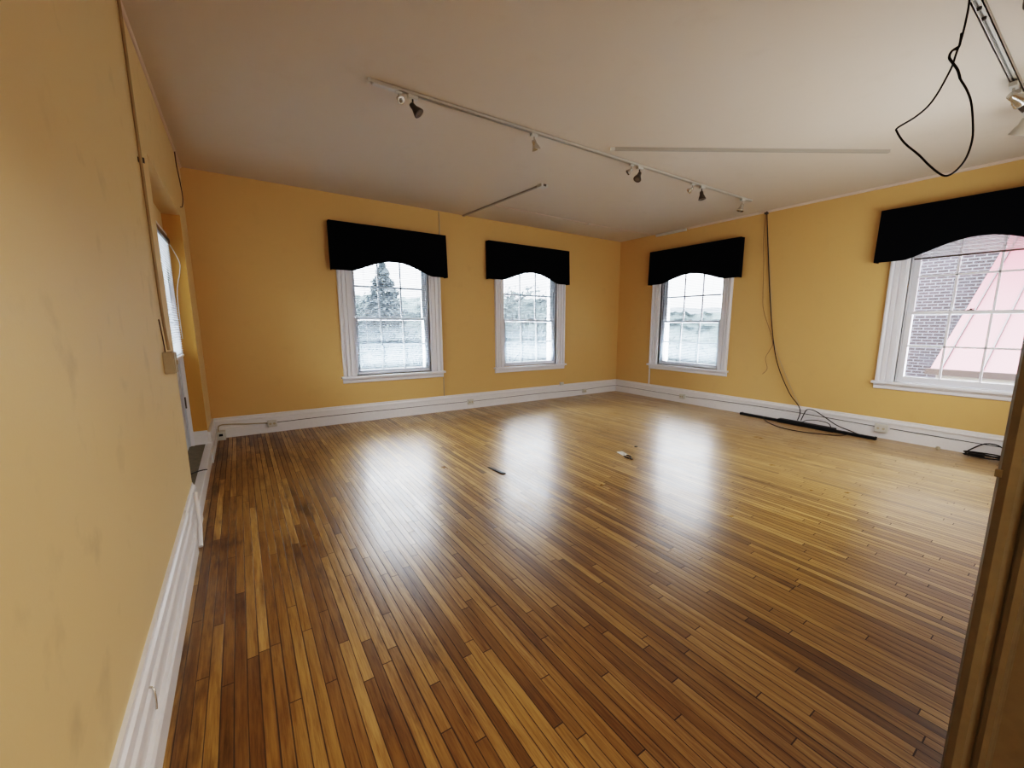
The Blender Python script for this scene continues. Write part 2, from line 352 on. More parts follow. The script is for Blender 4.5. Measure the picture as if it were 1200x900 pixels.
# baseboards: moulded, with lower and upper board
def bb_prof(h, t):
    return [(0, 0), (t, 0), (t, h*.50), (t-.013, h*.52), (t-.015, h*.76), (t-.001, h*.78), (t, h*.82), (t-.006, h*.88), (t-.018, h*.91), (t-.018, h*.96), (t-.022, h), (0, h)]
b = MB().extrude([(D-p[0], p[1]) for p in bb_prof(.245, .030)], 0, WX, W).build('baseboard_back', M_TRIM); struct(b, 'white two-step baseboard under the back windows', 'baseboard')
b = MB().extrude([(W-p[0], p[1]) for p in bb_prof(.245, .030)], 1, .055, D).build('baseboard_right', M_TRIM); struct(b, 'white two-step baseboard along the right wall', 'baseboard')
def bbl(h, t): return [(0, 0), (t, 0), (t, .085), (t-.006, .098), (t-.018, .100), (t-.018, h*.60), (t-.012, h*.64), (t-.014, h*.70), (t-.022, h*.74), (t-.022, h*.80), (t-.017, h*.84), (t-.020, h*.92), (t-.028, h*.95), (t-.030, h), (0, h)]
b = MB().extrude([(WX+p[0], p[1]) for p in bbl(.275, .042)], 1, -.1, 3.06).build('baseboard_left', M_TRIM); struct(b, 'white ridged baseboard along the near left wall', 'baseboard')
b2 = MB().extrude([(WX+p[0], p[1]) for p in bbl(.275, .034)], 1, 3.06, RY0).build('baseboard_left_end', M_TRIM); b2.parent = b
hk = MB().tube([(WX+.030, 1.62, .235), (WX+.040, 1.61, .232), (WX+.043, 1.60, .200), (WX+.040, 1.605, .165)], .0032, 6).build('staple', M_CHROME, b)
b = MB().box((WX, RY1, 0), (WX+.022, D, .245)).build('baseboard_left_corner', M_TRIM); struct(b, 'short white baseboard in the far left corner', 'baseboard')
# raised threshold closing the alcove
th = MB().bbox((WX-.03, RY0, 0), (WX+.028, D-.03, .128), .006).build('trim_2', M_TRIM); struct(th, 'low white board along the alcove step', 'trim')
tl = MB().bbox((WX+.028, 5.05, 0), (WX+.040, D-.03, .09), .003).build('trim_3', M_TRIM); struct(tl, 'short white batten on the alcove board', 'trim')
rf = MB().box((WX-.5, RY0, .06), (WX-.02, RY1, .124)).build('floor_alcove', M_CONC); struct(rf, 'grey raised floor of the door alcove', 'floor')
bj = MB().bbox((XD+.02, RY1-.016, .12), (WX, RY1+.0, .265), .004).build('baseboard_alcove', M_TRIM); struct(bj, 'white baseboard on the alcove side', 'baseboard')
# slim ceiling beads
cm = MB().extrude([(WX, H), (WX+.016, H), (WX+.014, H-.008), (WX+.008, H-.015), (WX, H-.017)], 1, -.1, D).build('trim_4', M_CORN); struct(cm, 'slim bead along the left wall under the ceiling', 'trim')
cm = MB().extrude([(W, H), (W-.022, H), (W-.020, H-.012), (W-.010, H-.024), (W, H-.026)], 1, .055, 4.6).build('trim_5', M_CORN); struct(cm, 'slim bead along the right wall under the ceiling', 'trim')

# ---------------------------------------------------------------- windows
def window(n, loc, rz, hw, zo, label):
    """local x right, y outward, z up"""
    r = empty('window_%d' % n, loc, rz); struct(r, label, 'window')
    z0, z1 = Z0+zo, Z1+zo*.66
    cw = .165
    prof = [(-.012, .12), (-.012, -.004), (.0, -.010), (.016, -.010), (.018, -.024), (.060, -.022), (.064, -.012), (.072, -.012), (.078, -.030), (.112, -.032), (.116, -.022), (.122, -.022), (.128, -.044), (.140, -.050), (.156, -.048), (cw, -.038), (cw, .0)]
    c = MB().frame(-hw, hw, z0, z1, prof, bottom=False).build('casing', M_TRIM2, r)
    s = MB(); s.bbox((-hw-cw-.03, -.070, z0-.030), (hw+cw+.03, .10, z0+.0), .006)
    s.build('sill', M_TRIM2, r)
    s = MB(); s.extrude([(-.030, z0-.030), (-.030, z0-.045), (-.020, z0-.055), (-.022, z0-.088), (-.014, z0-.096), (0, z0-.096), (0, z0-.030)], 0, -hw-cw-.01, hw+cw+.01)
    s.build('apron', M_TRIM2, r)
    j = MB()                                           # jamb stops and parting strips
    for sx in (-1, 1):
        j.box((sx*(hw-.012), .0, z0), (sx*hw, .24, z1)); j.box((sx*(hw-.024), .035, z0), (sx*(hw-.01), .050, z1)); j.box((sx*(hw-.024), .095, z0), (sx*(hw-.01), .105, z1)); j.box((sx*(hw-.05), .150, z0), (sx*(hw-.01), .24, z1))
    j.box((-hw, 0, z1-.02), (hw, .24, z1)); j.box((-hw, .10, z0-.02), (hw, .26, z0+.02))
    j.build('jamb', M_TRIM2, r)
    mz = 1.43+zo*1.45                                  # meeting rail
    def sash(name, za, zb, y0, y1, rail_b, rail_t):
        a = hw-.026; st = .050; q = MB()
        q.bbox((-a, y0, za), (-a+st, y1, zb), .004); q.bbox((a-st, y0, za), (a, y1, zb), .004)
        q.bbox((-a+st-.002, y0, za), (a-st+.002, y1, za+rail_b), .004); q.bbox((-a+st-.002, y0, zb-rail_t), (a-st+.002, y1, zb), .004)
        ia, ib = -a+st, a-st; ym = (y0+y1)/2
        for k in (1, 2):
            xx = ia+(ib-ia)*k/3; q.bbox((xx-.010, y0+.006, za+rail_b-.002), (xx+.010, y1-.006, zb-rail_t+.002), .003)
        zz = (za+rail_b+zb-rail_t)/2; q.bbox((ia-.002, y0+.006, zz-.010), (ib+.002, y1-.006, zz+.010), .003)
        so = q.build(name, M_TRIM2, r)
        MB().box((ia-.005, ym-.0015, za+rail_b-.005), (ib+.005, ym+.0015, zb-rail_t+.005)).build('pane', M_GLASS, so)
        return so
    sash('upper_sash', mz-.02, z1-.02, .105, .140, .036, .05)
    lo = sash('lower_sash', z0+.004, mz+.02, .055, .092, .065, .036)
    k = MB(); k.bbox((-.03, .040, mz+.020), (.03, .075, mz+.028), .002); k.lathe((0, .055, mz+.026), (0, 0, 1), [(0, .010), (.012, .009), (.016, .004)], 10)
    k.tube([(0, .055, mz+.036), (.03, .045, mz+.036)], .004, 6, False); k.build('sash_lock', M_TRIM2 if n < 4 else M_DKMET, lo)
    return r
window(1, (W1[0], D, 0), 0, W1[1], 0, 'white double-hung window farthest left on the back wall')
window(2, (W2[0], D, 0), 0, W2[1], 0, 'white double-hung window on the back wall nearest the corner')
window(3, (W, W3[0], 0), -PI/2, W3[1], 0, 'white double-hung window on the right wall nearest the corner')
window(4, (W, W4[0], 0), -PI/2, W4[1], .06, 'large white window looking onto the red roof and brick')

# black fabric valances: boxed, arched lower edge
def valance(loc, rz, w, zt, zb, rise, label, arch=(.16, .86)):
    r = empty('window_valance', loc, rz); tag(r, label, 'valance', 'black arched window valances')
    n = 48; d = .105; h = w/2; front = []
    for i in range(n+1):
        t = i/n; x = -h+w*t; a, c = arch
        if t < a or t > c: zz = zb - .010*math.cos(t*5)*0
        else:
            q = (t-a)/(c-a); zz = zb+rise*(math.sin(PI*q)**1.25)
        flare = .012*abs(2*t-1)**6
        front.append((x, zz, flare))
    q = MB(); vs = []; K = 5
    for (x, zz, flr) in front:
        for k in range(K+1):
            f = k/K; z = zz+(zt-zz)*f; xx = x+math.copysign(flr*(1-f), x)
            vs.append((xx, -d-.006*math.sin(x*9)*(1-f)-.004*(1-f), z))
    fs = [(i*(K+1)+k, (i+1)*(K+1)+k, (i+1)*(K+1)+k+1, i*(K+1)+k+1) for i in range(n) for k in range(K)]
    q.add(vs, fs, True)
    q.add([(v[0], v[1]+.010, v[2]) for v in vs], fs, True)
    for i in range(n):                                 # bottom hem
        a = vs[i*(K+1)]; c = vs[(i+1)*(K+1)]; q.add([a, c, (c[0], c[1]+.010, c[2]), (a[0], a[1]+.010, a[2])], [(0,1,2,3)])
    q.build('fabric_front', M_BLACK, r)
    for sx in (-1, 1):
        MB().add([(sx*h*1.0, -d, zt), (sx*h, -.004, zt), (sx*h, -.004, zb), (sx*(h+.012), -d-.006, zb),
                  (sx*(h-.010), -d, zt), (sx*(h-.010), -.004, zt), (sx*(h-.010), -.004, zb), (sx*(h), -d-.006, zb)],
                 [(0,1,2,3),(4,5,6,7),(0,1,5,4),(1,2,6,5),(2,3,7,6),(3,0,4,7)]).build('side_return', M_BLACK, r)
    MB().box((-h, -d, zt-.012), (h, -.002, zt+.002)).build('top_board', M_BLACK, r)
    return r
valance((2.150, D, 0), 0, 1.565, 2.645, 2.045, .155, 'black arched fabric valance over the leftmost back window')
valance((4.466, D, 0), 0, 1.64, 2.665, 2.080, .150, 'black arched valance over the back window nearest the corner')
valance((W, 4.445, 0), -PI/2, 1.73, 2.680, 2.095, .130, 'black arched valance on the right wall nearest the corner')
valance((W, 1.03, 0), -PI/2, 1.70, 2.695, 2.110, .175, 'large black arched valance above the window with the red roof view')

# venetian blinds
def blind(loc, rz, hw, ztop, zbot, label, tilt=.32, group='white venetian blinds', pitch=.0215, raised=False):
    r = empty('venetian_blind', loc, rz); tag(r, label, 'blind', group)
    a = hw-.035; y = .022
    MB().bbox((-a, y-.018, ztop-.035), (a, y+.018, ztop), .003).build('headrail', M_TRIM2, r)
    q = MB(); z = ztop-.05
    if raised:
        zb = zbot; k = 0
        while z > zb+.02:
            q.box((-a+.004, y-.0125, z-.0050), (a-.004, y+.0125, z)); z -= .0120
        q.build('slats', M_TRIM2, r)
        MB().bbox((-a, y-.014, zbot), (a, y+.014, zbot+.016), .002).build('bottom_rail', M_DKMET, r)
    else:
        i = 0
        while z > zbot+.03:
            jt = tilt+random.uniform(-.04, .04); c, s = math.cos(jt)*.0125, math.sin(jt)*.0125; sag = random.uniform(-.0008, .0008)
            q.add([(-a+.004, y-c, z-s+sag), (a-.004, y-c, z-s-sag), (a-.004, y, z+.0018), (-a+.004, y, z+.0018), (a-.004, y+c, z+s), (-a+.004, y+c, z+s)], [(0,1,2,3), (3,2,4,5)], True)
            z -= pitch
        q.build('slats', M_SLAT, r, recalc=False)
        MB().bbox((-a, y-.012, zbot), (a, y+.012, zbot+.016), .002).build('bottom_rail', M_TRIM2, r)
    for xx in (-a*.72, a*.72):
        c = MB(); c.tube([(xx, y-.014, ztop-.03), (xx, y-.014, zbot+.008)], .0011, 4, False); c.tube([(xx, y+.014, ztop-.03), (xx, y+.014, zbot+.008)], .0011, 4, False)
        c.build('ladder_cord', M_TRIM2, r)
    return r
blind((W1[0], D, 0), 0, W1[1], 2.33, .665, 'lowered white blind in the leftmost back window', .44)
blind((W2[0], D, 0), 0, W2[1], 2.33, .665, 'lowered white blind in the back window nearest the corner', .50)
blind((W, W3[0], 0), -PI/2, W3[1], 2.33, .665, 'lowered white blind in the right wall window nearest the corner', .36)
blind((W, W4[0], 0), -PI/2, W4[1], 2.36, 2.115, 'raised white blind bunched under the big valance', raised=True)

# ---------------------------------------------------------------- alcove door (x = XD plane, opens to bright outside)
dr = empty('door_1', (XD, 0, 0)); struct(dr, 'white glazed door in the left alcove', 'door')
yA, yB, zb, zt = RY0+.02, RY1-.005, .12, 2.16
q = MB(); 
for a, c in ((yA, yA+.05), (yB-.030, yB)): q.bbox((-.02, a, zb), (.028, c, zt), .004)
q.bbox((-.02, yA, zt), (.028, yB, zt+.02), .004); q.build('door_frame', M_TRIM2, dr)
q = MB(); st = .055
q.bbox((-.035, yA+.05, zb+.01), (.0, yA+.05+st, zt), .003); q.bbox((-.035, yB-.030-st, zb+.01), (.0, yB-.030, zt), .003)
q.bbox((-.035, yA+.05, zt-.07), (0, yB-.03, zt), .003); q.bbox((-.035, yA+.05, 1.0), (0, yB-.03, 1.08), .003); q.box((-.028, yA+.06, zb+.01), (-.010, yB-.06, 1.02))
leaf = q.build('door_leaf', plain('pale_blue_grey_door', (.52, .55, .60), .4), dr)
MB().box((-.020, yA+.1, 1.07), (-.016, yB-.08, zt-.06)).build('pane', M_GLASS, leaf)
for zz in (.52, 1.75):
    MB().bbox((-.002, yB-.075, zz), (.010, yB-.040, zz+.11), .002).build('hinge', M_DKMET, leaf)
MB().box((XD-.335, RY0, RZ-.2-.0), (XD+.005, RY1, RZ)).build('wall_alcove', M_WALL_L)
struct(bpy.data.objects['wall_alcove'], 'yellow panel above the alcove door', 'wall')
# remove the solid back behind the door: alcove wall slab is cut through, so daylight reaches the door
bl = empty('venetian_blind', (XD+.030, (yA+yB)/2, 0), PI/2); tag(bl, 'narrow bright white blind on the alcove door', 'blind')
a = (yB-yA)/2-.045
MB().bbox((-a, -.016, 2.085), (a, .012, 2.125), .003).build('headrail', M_DKMET, bl)
q = MB(); z = 2.07
while z > 1.06:
    q.add([(-a, -.010, z-.006), (a, -.010, z-.006), (a, .010, z+.006), (-a, .010, z+.006)], [(0,1,2,3)]); z -= .022
q.build('slats', M_SLATB, bl, recalc=False)
MB().bbox((-a, -.012, 1.035), (a, .012, 1.055), .002).build('bottom_rail', M_TRIM2, bl)
MB().tube([(a-.01, -.012, 2.08), (a-.012, -.065, 1.93), (a-.012, -.060, 1.83), (a-.01, -.020, 1.62), (a-.01, -.016, 1.2)], .003, 6).build('tilt_cord', M_WHPL, bl)

# ---------------------------------------------------------------- electrical things on the left wall
cd = MB(); x = WX+.012
cd.tube([(x, 3.22, H-.0), (x, 3.21, 2.6), (x, 3.20, 2.0), (x, 3.19, 1.55), (x+.004, 3.17, 1.33), (x+.012, 3.15, 1.20)], .0072, 8)
cd = cd.build('wall_conduit', plain('painted_conduit', (.34, .25, .13), .5)); tag(cd, 'tan painted conduit running from ceiling to box on left wall', 'conduit')
cp = MB().bbox((WX, 3.205, 2.20), (WX+.026, 3.225, 2.225), .002).build('conduit_clip', M_DKMET, cd)
bx = empty('junction_box', (WX, 3.14, 1.13)); tag(bx, 'small beige electrical box at the foot of the left conduit', 'electrical box')
MB().bbox((0, -.055, -.06), (.045, .055, .06), .005).build('box_body', M_GREYPL, bx)
MB().bbox((.045, -.052, -.057), (.050, .052, .057), .002).build('cover_plate', M_GREYPL, bx)
q = MB(); q.box((.050, -.006, -.012), (.058, .006, .012)); q.build('switch', M_GREYPL, bx)
MB().tube([(.012, -.03, .06), (.010, -.034, .14), (.006, -.05, .24)], .003, 5).build('lead_wire', M_BRWIRE, bx)
w_ = MB().tube([(WX+.008, 5.62, H-.0), (WX+.01, 5.60, 2.86), (WX+.018, 5.66, 2.72), (WX+.020, 5.72, 2.60), (WX+.012, 5.66, 2.50), (WX+.006, 5.52, 2.46)], .0045, 6).build('loose_wire', M_BRWIRE)
tag(w_, 'short dark wire hanging from the ceiling in the far left corner', 'wire')
# white stub leaning over the end of the near baseboard
sb = MB().tube([(WX+.030, 3.40, .262), (WX+.046, 3.24, .10), (WX+.048, 3.11, .012)], .012, 8, False).build('floor_conduit', M_TRIM); tag(sb, 'white pipe stub leaning where the left baseboard meets the alcove step', 'pipe')
w_ = MB().tube([(WX-.14, 4.25, .128), (WX-.03, 4.35, .136), (WX+.02, 4.38, .134), (WX+.032, 4.385, .128)], .004, 6).build('crossing_wire', M_WIRE); tag(w_, 'thin dark wire crossing the white board of the alcove step', 'wire')
# corner raceway box + conduit along the back baseboard
def outlet(name, loc, rz, label, w=.10, h=.085, d=.038, sockets=True, group='surface outlet boxes on the baseboards'):
    r = empty(name, loc, rz); tag(r, label, 'outlet', group)
    MB().bbox((-w/2, -d, -h/2), (w/2, 0, h/2), .006).build('box_body', M_WHPL, r)
    MB().bbox((-w/2+.008, -d-.004, -h/2+.008), (w/2-.008, -d+.001, h/2-.008), .002).build('cover_plate', M_WHPL, r)
    if sockets:
        for sx in (-1, 1):
            MB().lathe((sx*w*.21, -d-.003, 0), (0, -1, 0), [(0, .015), (.003, .014)], 12).build('socket', M_GREYPL, r)
    return r
bz = .118
outlet('outlet_box', (.566, D-.028, bz), 0, 'white outlet box on the back baseboard left of the left window')
outlet('outlet_box', (3.30, D-.028, .112), 0, 'white outlet box on the back baseboard between the two windows')
outlet('outlet_box', (5.22, D, .262), 0, 'small white box above the back baseboard near the corner', .085, .055, .03, False)
outlet('outlet_box', (5.77, D-.028, .078), 0, 'low outlet box on the back baseboard closest to the corner', .085, .075)
outlet('outlet_box', (W-.028, 4.48, .115), -PI/2, 'white outlet box on the right baseboard under the corner window')
outlet('outlet_box', (W-.028, 1.61, .125), -PI/2, 'white outlet box on the right baseboard near the long black bar', .13, .10)
cr = empty('corner_outlet', (.045, D-.085, .045)); tag(cr, 'white outlet box with dark socket at the far left corner', 'outlet')
MB().bbox((-.035, -.06, -.045), (.050, .05, .055), .006).build('box_body', M_WHPL, cr); MB().bbox((-.012, -.064, .005), (.024, -.058, .032), .002).build('socket', M_BLKPL, cr)
cc = MB().tube([(.03, D-.085, .09), (.028, D-.060, .12), (.040, D-.044, .155), (.10, D-.040, .165), (.30, D-.040, .145), (.52, D-.040, .128)], .007, 8).build('baseboard_conduit', M_GREYPL); tag(cc, 'beige conduit curving from corner outlet along the back baseboard', 'conduit')
def race(name, pts, r, m, label, cat='cable'):
    o = MB().tube(pts, r, 6, True).build(name, m); tag(o, label, cat); return o
race('raceway_cable', [(.62, D-.028, .122), (1.4, D-.028, .128), (2.4, D-.028, .124), (3.24, D-.028, .118)], .0042, M_DARKLINE, 'thin dark cable on back baseboard below the left window')
race('raceway_cable', [(3.36, D-.028, .114), (4.3, D-.028, .122), (5.2, D-.028, .116), (5.72, D-.028, .10)], .0042, M_DARKLINE, 'thin dark cable on back baseboard below the second window')
race('raceway_cable', [(5.82, D-.028, .10), (6.3, D-.028, .118), (W-.04, D-.028, .12)], .0042, M_DARKLINE, 'short dark cable on back baseboard ending in the corner')
race('raceway_cable', [(W-.028, D-.04, .12), (W-.028, 5.4, .120), (W-.028, 4.54, .118)], .0042, M_DARKLINE, 'thin dark cable on right baseboard beside the corner')
race('raceway_cable', [(W-.028, 4.42, .120), (W-.028, 3.3, .150), (W-.028, 2.6, .152), (W-.028, 1.68, .135)], .0042, M_DARKLINE, 'thin dark cable on right baseboard behind the long black bar')
race('raceway_cable', [(W-.028, 1.53, .135), (W-.028, 1.0, .130), (W-.028, .4, .125)], .0042, M_DARKLINE, 'thin dark cable on right baseboard under the large window')
# vertical pipes on the walls
pp = MB().tube([(2.866, D-.010, .245), (2.866, D-.010, .54)], .008, 8, False).build('wall_pipe', M_GREYPL); tag(pp, 'thin tan pipe stub between left window sill and back baseboard', 'pipe')
pp = MB().tube([(2.876, D-.010, 2.60), (2.876, D-.010, 2.985)], .008, 8, False).build('wall_pipe', M_GREYPL); tag(pp, 'thin tan pipe rising to the ceiling from behind the leftmost valance', 'pipe')
pp = MB().bbox((W-.018, 5.26, .245), (W, 5.285, .545), .003).build('wall_raceway', M_TRIM); tag(pp, 'short white vertical raceway below the corner window on right wall', 'raceway')
q = MB().bbox((W-.035, 4.62, H-.045), (W, 5.26, H-.004), .004).build('ceiling_channel', M_WHPL); tag(q, 'short white channel high on the right wall above the corner valance', 'raceway')

# ---------------------------------------------------------------- ceiling fittings
def track(a, c, name, label, w=.034, d=.022, slots=True, sm=None):
    a = Vector(a); c = Vector(c); t = (c-a); L_ = t.length; ang = math.atan2(t.y, t.x)
    r = empty(name, a, ang); tag(r, label, 'track light rail')
    q = MB()
    q.box((0, -w/2, -.006), (L_, w/2, 0)); q.box((0, -w/2, -d), (L_, -w/2+.006, 0)); q.box((0, w/2-.006, -d), (L_, w/2, 0))
    q.box((0, -w/2, -d), (L_, -w/2+.011, -d+.003)); q.box((0, w/2-.011, -d), (L_, w/2, -d+.003))
    q.build('channel', M_TRACK, r)
    MB().box((0.01, -w/2+.006, -.010), (L_-.01, w/2-.006, -.006)).build('slot', sm or M_TRACKD, r)
    MB().bbox((-.012, -w/2-.002, -d-.002), (.006, w/2+.002, 0), .002).build('end_cap', M_WHPL, r)
    MB().bbox((L_-.006, -w/2-.002, -d-.002), (L_+.012, w/2+.002, 0), .002).build('end_cap', M_WHPL, r)
    return r
tr1 = track((1.205, 3.245, H-.001), (5.97, 3.14, H-.001), 'light_track', 'long white track light rail crossing the middle of the ceiling')
MB().bbox((.02, -.020, -.030), (.19, .020, -.020), .003).build('feed_cover', M_WHPL, tr1)
tr2 = track((2.6, .678, H-.001), (6.4, .664, H-.001), 'light_track', 'white track light rail at the top right of the ceiling', .044, .022, sm=M_WHPL)
MB().box((.02, .003, -.012), (3.7, .010, -.0095)).build('dark_slit', M_TRACKD, tr2)  # thin dark box stands in for the shaded slit of the rail
def spot(loc, aim, label, s=1., m=None):
    """track head: adapter in the rail, stem, yoke, bell shaped lamp"""
    r = empty('track_spotlight', loc); tag(r, label, 'spotlight', 'track light heads')
    MB().bbox((-.032*s, -.016*s, -.022*s), (.032*s, .016*s, .0), .003).build('adapter', M_WHPL, r)
    a = Vector(aim).normalized(); c = Vector((0, 0, -.062*s))
    MB().tube([(0, 0, -.02*s), (0, 0, -.05*s), c], .0055*s, 8, False).build('stem', m or M_CHROME, r)
    q = MB(); rad = .030*s
    q.lathe(c-a*.018*s, a, [(0, .007*s), (.002*s, .016*s), (.018*s, .018*s), (.032*s, .019*s), (.052*s, .028*s), (.074*s, .036*s), (.078*s, .036*s), (.078*s, .031*s)], 18)
    hd = q.build('lamp_head', m or M_CHROME, r)
    MB().lathe(c+a*.056*s, a, [(0, .030*s), (.003*s, .029*s), (.005*s, .010*s)], 18).build('lens', M_LENS, hd)
    return r
ty = lambda x: 3.245-(x-1.205)*.0220
spot((1.40, ty(1.40), H-.024), (.1, -.9, -.6), 'small chrome knuckle fitting at the left end of the long track', .75)
spot((1.50, ty(1.50), H-.024), (.55, -.35, -.75), 'round bronze spotlight at the left end of the long track', 1.1, M_DKMET)
spot((2.55, ty(2.55), H-.024), (.50, .1, -.9), 'single spotlight second from the left on the long track', 1.05)
spot((3.74, ty(3.74), H-.024), (-.6, .4, -.6), 'pale spotlight facing left in the third cluster of long track', .8)
spot((3.86, ty(3.86), H-.024), (-.55, -.1, -.85), 'bronze spotlight in the middle of the long track', 1.15, M_DKMET)
spot((4.74, ty(4.74), H-.024), (-.5, .5, -.55), 'pale spotlight in the fourth cluster of the long track', .85)
spot((4.92, ty(4.92), H-.024), (.05, -.15, -1), 'bronze spotlight hanging straight down near right of the long track', 1.2, M_DKMET)
spot((5.78, ty(5.78), H-.024), (-.2, .2, -1), 'chrome spotlight at the right end of the long track', 1.2)
spot((4.70, .670, H-.032), (.5, -.35, -.25), 'large spotlight with dark rim on the top right track', 1.3, M_CHROME)
spot((4.86, .669, H-.032), (.2, -.5, -.3), 'dark spotlight beside the chrome one on the top right track', 1.2, M_DKMET)
spot((5.26, .667, H-.032), (.25, .35, -.9), 'pale grey bell spotlight farthest along the top right track', 1.45, M_TRACK)
spot((3.54, .50, H-.008), (.7, -.2, -.3), 'dark bronze spotlight cut by the top edge right of the hanging cable', 1.0, M_DKMET)
for xx in (3.60, 3.72): MB().lathe((xx-2.6, .004, -.010), (0, 0, -1), [(0, .011), (.012, .010), (.016, .004)], 10).build('screw', M_DKMET, tr2)
# diagonal tube
a = Vector((3.337, 3.058, H)); c = Vector((5.47, 1.549, H)); t = (c-a).normalized(); s_ = Vector((-t.y, t.x, 0))
q = MB().obox((a+c)/2-Vector((0,0,.012)), t, s_, Vector((0,0,1)), (c-a).length/2, .016, .012).build('ceiling_raceway', M_RACE); tag(q, 'white raceway running diagonally across the ceiling', 'raceway')
MB().obox(a-Vector((0,0,.014)), t, s_, Vector((0,0,1)), .02, .019, .014).build('end_cap', M_WHPL, q)
# short raceway from back wall to a box
q = MB().obox((3.335, 5.24, H-.010), Vector((.073, -1, 0)).normalized(), Vector((1, .073, 0)).normalized(), Vector((0,0,1)), .92, .014, .010).build('ceiling_raceway', M_RACE); tag(q, 'short white raceway from back wall to a ceiling box', 'raceway')
jb = empty('ceiling_box', (3.42, 4.30, H)); tag(jb, 'small white box at the end of the short ceiling raceway', 'electrical box')
MB().bbox((-.05, -.05, -.035), (.05, .05, 0), .006).build('box_body', M_WHPL, jb); MB().bbox((-.02, -.055, -.03), (.02, -.048, -.006), .002).build('knockout', M_DKMET, jb)
q = MB().tube([(3.38, 5.38, H-.006), (4.3, 5.385, H-.006), (5.147, 5.394, H-.006), (6.0, 5.37, H-.006), (6.68, 5.30, H-.006)], .0055, 6, False).build('ceiling_wire', M_CORN); tag(q, 'thin pale wire moulding running along ceiling toward the right wall', 'wire')
MB().bbox((5.125, 5.37, H-.016), (5.17, 5.42, H), .004).build('wire_clip', M_WHPL, q)

# cable looping down from the ceiling
hang = [(3.02, .60, H), (3.017, .597, 2.87), (3.015, 0.593, 2.743), (3.015, 0.594, 2.677), (3.013, 0.6, 2.596), (3.011, 0.61, 2.54), (3.01, 0.616, 2.499), (3.007, 0.628, 2.46), (3.002, 0.652, 2.397), (2.996, 0.679, 2.352), (2.987, 0.72, 2.318), (2.976, 0.774, 2.292), (2.975, 0.776, 2.274), (2.982, 0.743, 2.216), (2.995, 0.686, 2.149), (3.004, 0.643, 2.092), (3.013, 0.601, 2.045), (3.019, 0.575, 2.034), (3.025, 0.547, 2.055), (3.03, 0.525, 2.1), (3.031, 0.516, 2.169), (3.03, 0.523, 2.241), (3.027, 0.538, 2.324), (3.022, 0.559, 2.383), (3.017, 0.585, 2.435), (3.004, 0.595, 2.47), (3.00, 0.615, 2.506), (3.000, 0.629, 2.534), (3.004, 0.623, 2.558), (3.008, 0.604, 2.567)]
q = MB().tube(hang, .0042, 8, True, 4).build('hanging_cable', M_WIRE); tag(q, 'black cable hanging in a loose loop from the ceiling at top right', 'cable')
MB().tube([(3.017, 0.585, 2.435), (3.004, 0.595, 2.47), (3.00, 0.615, 2.506), (3.000, 0.629, 2.534), (3.004, 0.623, 2.558), (3.012, 0.604, 2.567), (3.012, .602, 2.62)], .0050, 8).build('tape_wrap', M_WIRE, q)

# cable down the right wall
q = MB().tube([(W-.02, 3.272, H-.01), (6.665, 3.26, 2.9), (6.665, 3.192, 2.361), (6.665, 3.111, 1.754), (6.665, 3.005, 1.14), (6.660, 2.898, 0.774), (6.650, 2.712, 0.422), (6.63, 2.567, 0.262), (6.60, 2.52, 0.17), (6.565, 2.53, 0.06)], .0062, 8).build('wall_cable', M_WIRE); tag(q, 'black cable hanging down the right wall to the long black bar', 'cable')
q = MB().tube([(6.668, 3.284, 2.96), (6.665, 3.284, 2.6), (6.665, 3.248, 2.249), (6.667, 3.22, 1.8), (6.667, 3.186, 1.573), (6.665, 3.058, 1.263), (6.66, 3.010, 1.10), (6.662, 3.05, 1.0), (6.665, 3.097, 0.885), (6.665, 3.058, 0.735), (6.665, 3.12, 0.65)], .0030, 6).build('wall_wire', M_BRWIRE); tag(q, 'thin brown wire dangling beside the black cable on the right wall', 'wire')
q = MB().tube([(6.675, 3.27, 2.95), (6.675, 3.12, 1.9), (6.675, 3.02, 1.2), (6.675, 2.86, .80), (6.67, 2.62, .34), (6.66, 2.55, .262)], .0035, 6).build('wall_wire', M_GREYPL); tag(q, 'thin beige wire behind the black cable on the right wall', 'wire')
MB().bbox((W-.05, 3.25, H-.05), (W-.006, 3.295, H-.024), .004).build('cable_clip', M_DKMET, q)

# long black bar lying on the floor
br = empty('floor_bar', (6.535, 2.47, 0), math.atan2(1.72, .075)); tag(br, 'long black plastic bar lying on the floor by the right baseboard', 'bar')
MB().bbox((-.85, -.028, .0), (.87, .028, .034), .006).build('bar_body', M_BLKPL, br)
MB().bbox((-.42, -.045, .0), (.30, .050, .052), .008).build('raised_section', M_BLKPL, br)
DG = plain('dark_grey_plastic', (.03, .03, .032), .5)
for k in range(7): MB().bbox((-.36+k*.095, -.022, .050), (-.30+k*.095, .024, .056), .002).build('socket', DG, br)
for xx in (-.85, .87): MB().bbox((xx-.012, -.031, 0), (xx+.012, .031, .037), .004).build('end_cap', M_BLKPL, br)
q = MB().tube([(6.60, 2.50, .06), (6.585, 2.46, .17), (6.565, 2.42, .232), (6.565, 2.33, .232), (6.565, 2.20, .165), (6.56, 2.05, .085), (6.52, 1.88, .050), (6.46, 1.78, .04)], .0062, 8).build('floor_cable', M_WIRE); tag(q, 'black cable arching up behind the long black bar', 'cable')
q = MB().tube([(6.47, 2.95, .03), (6.40, 2.88, .008), (6.27, 2.74, .007), (6.16, 2.55, .007), (6.15, 2.30, .007), (6.24, 2.08, .007), (6.36, 1.93, .008), (6.45, 1.87, .03)], .0058, 8).build('floor_cable', M_WIRE); tag(q, 'black cable looping on the floor in front of the black bar', 'cable')
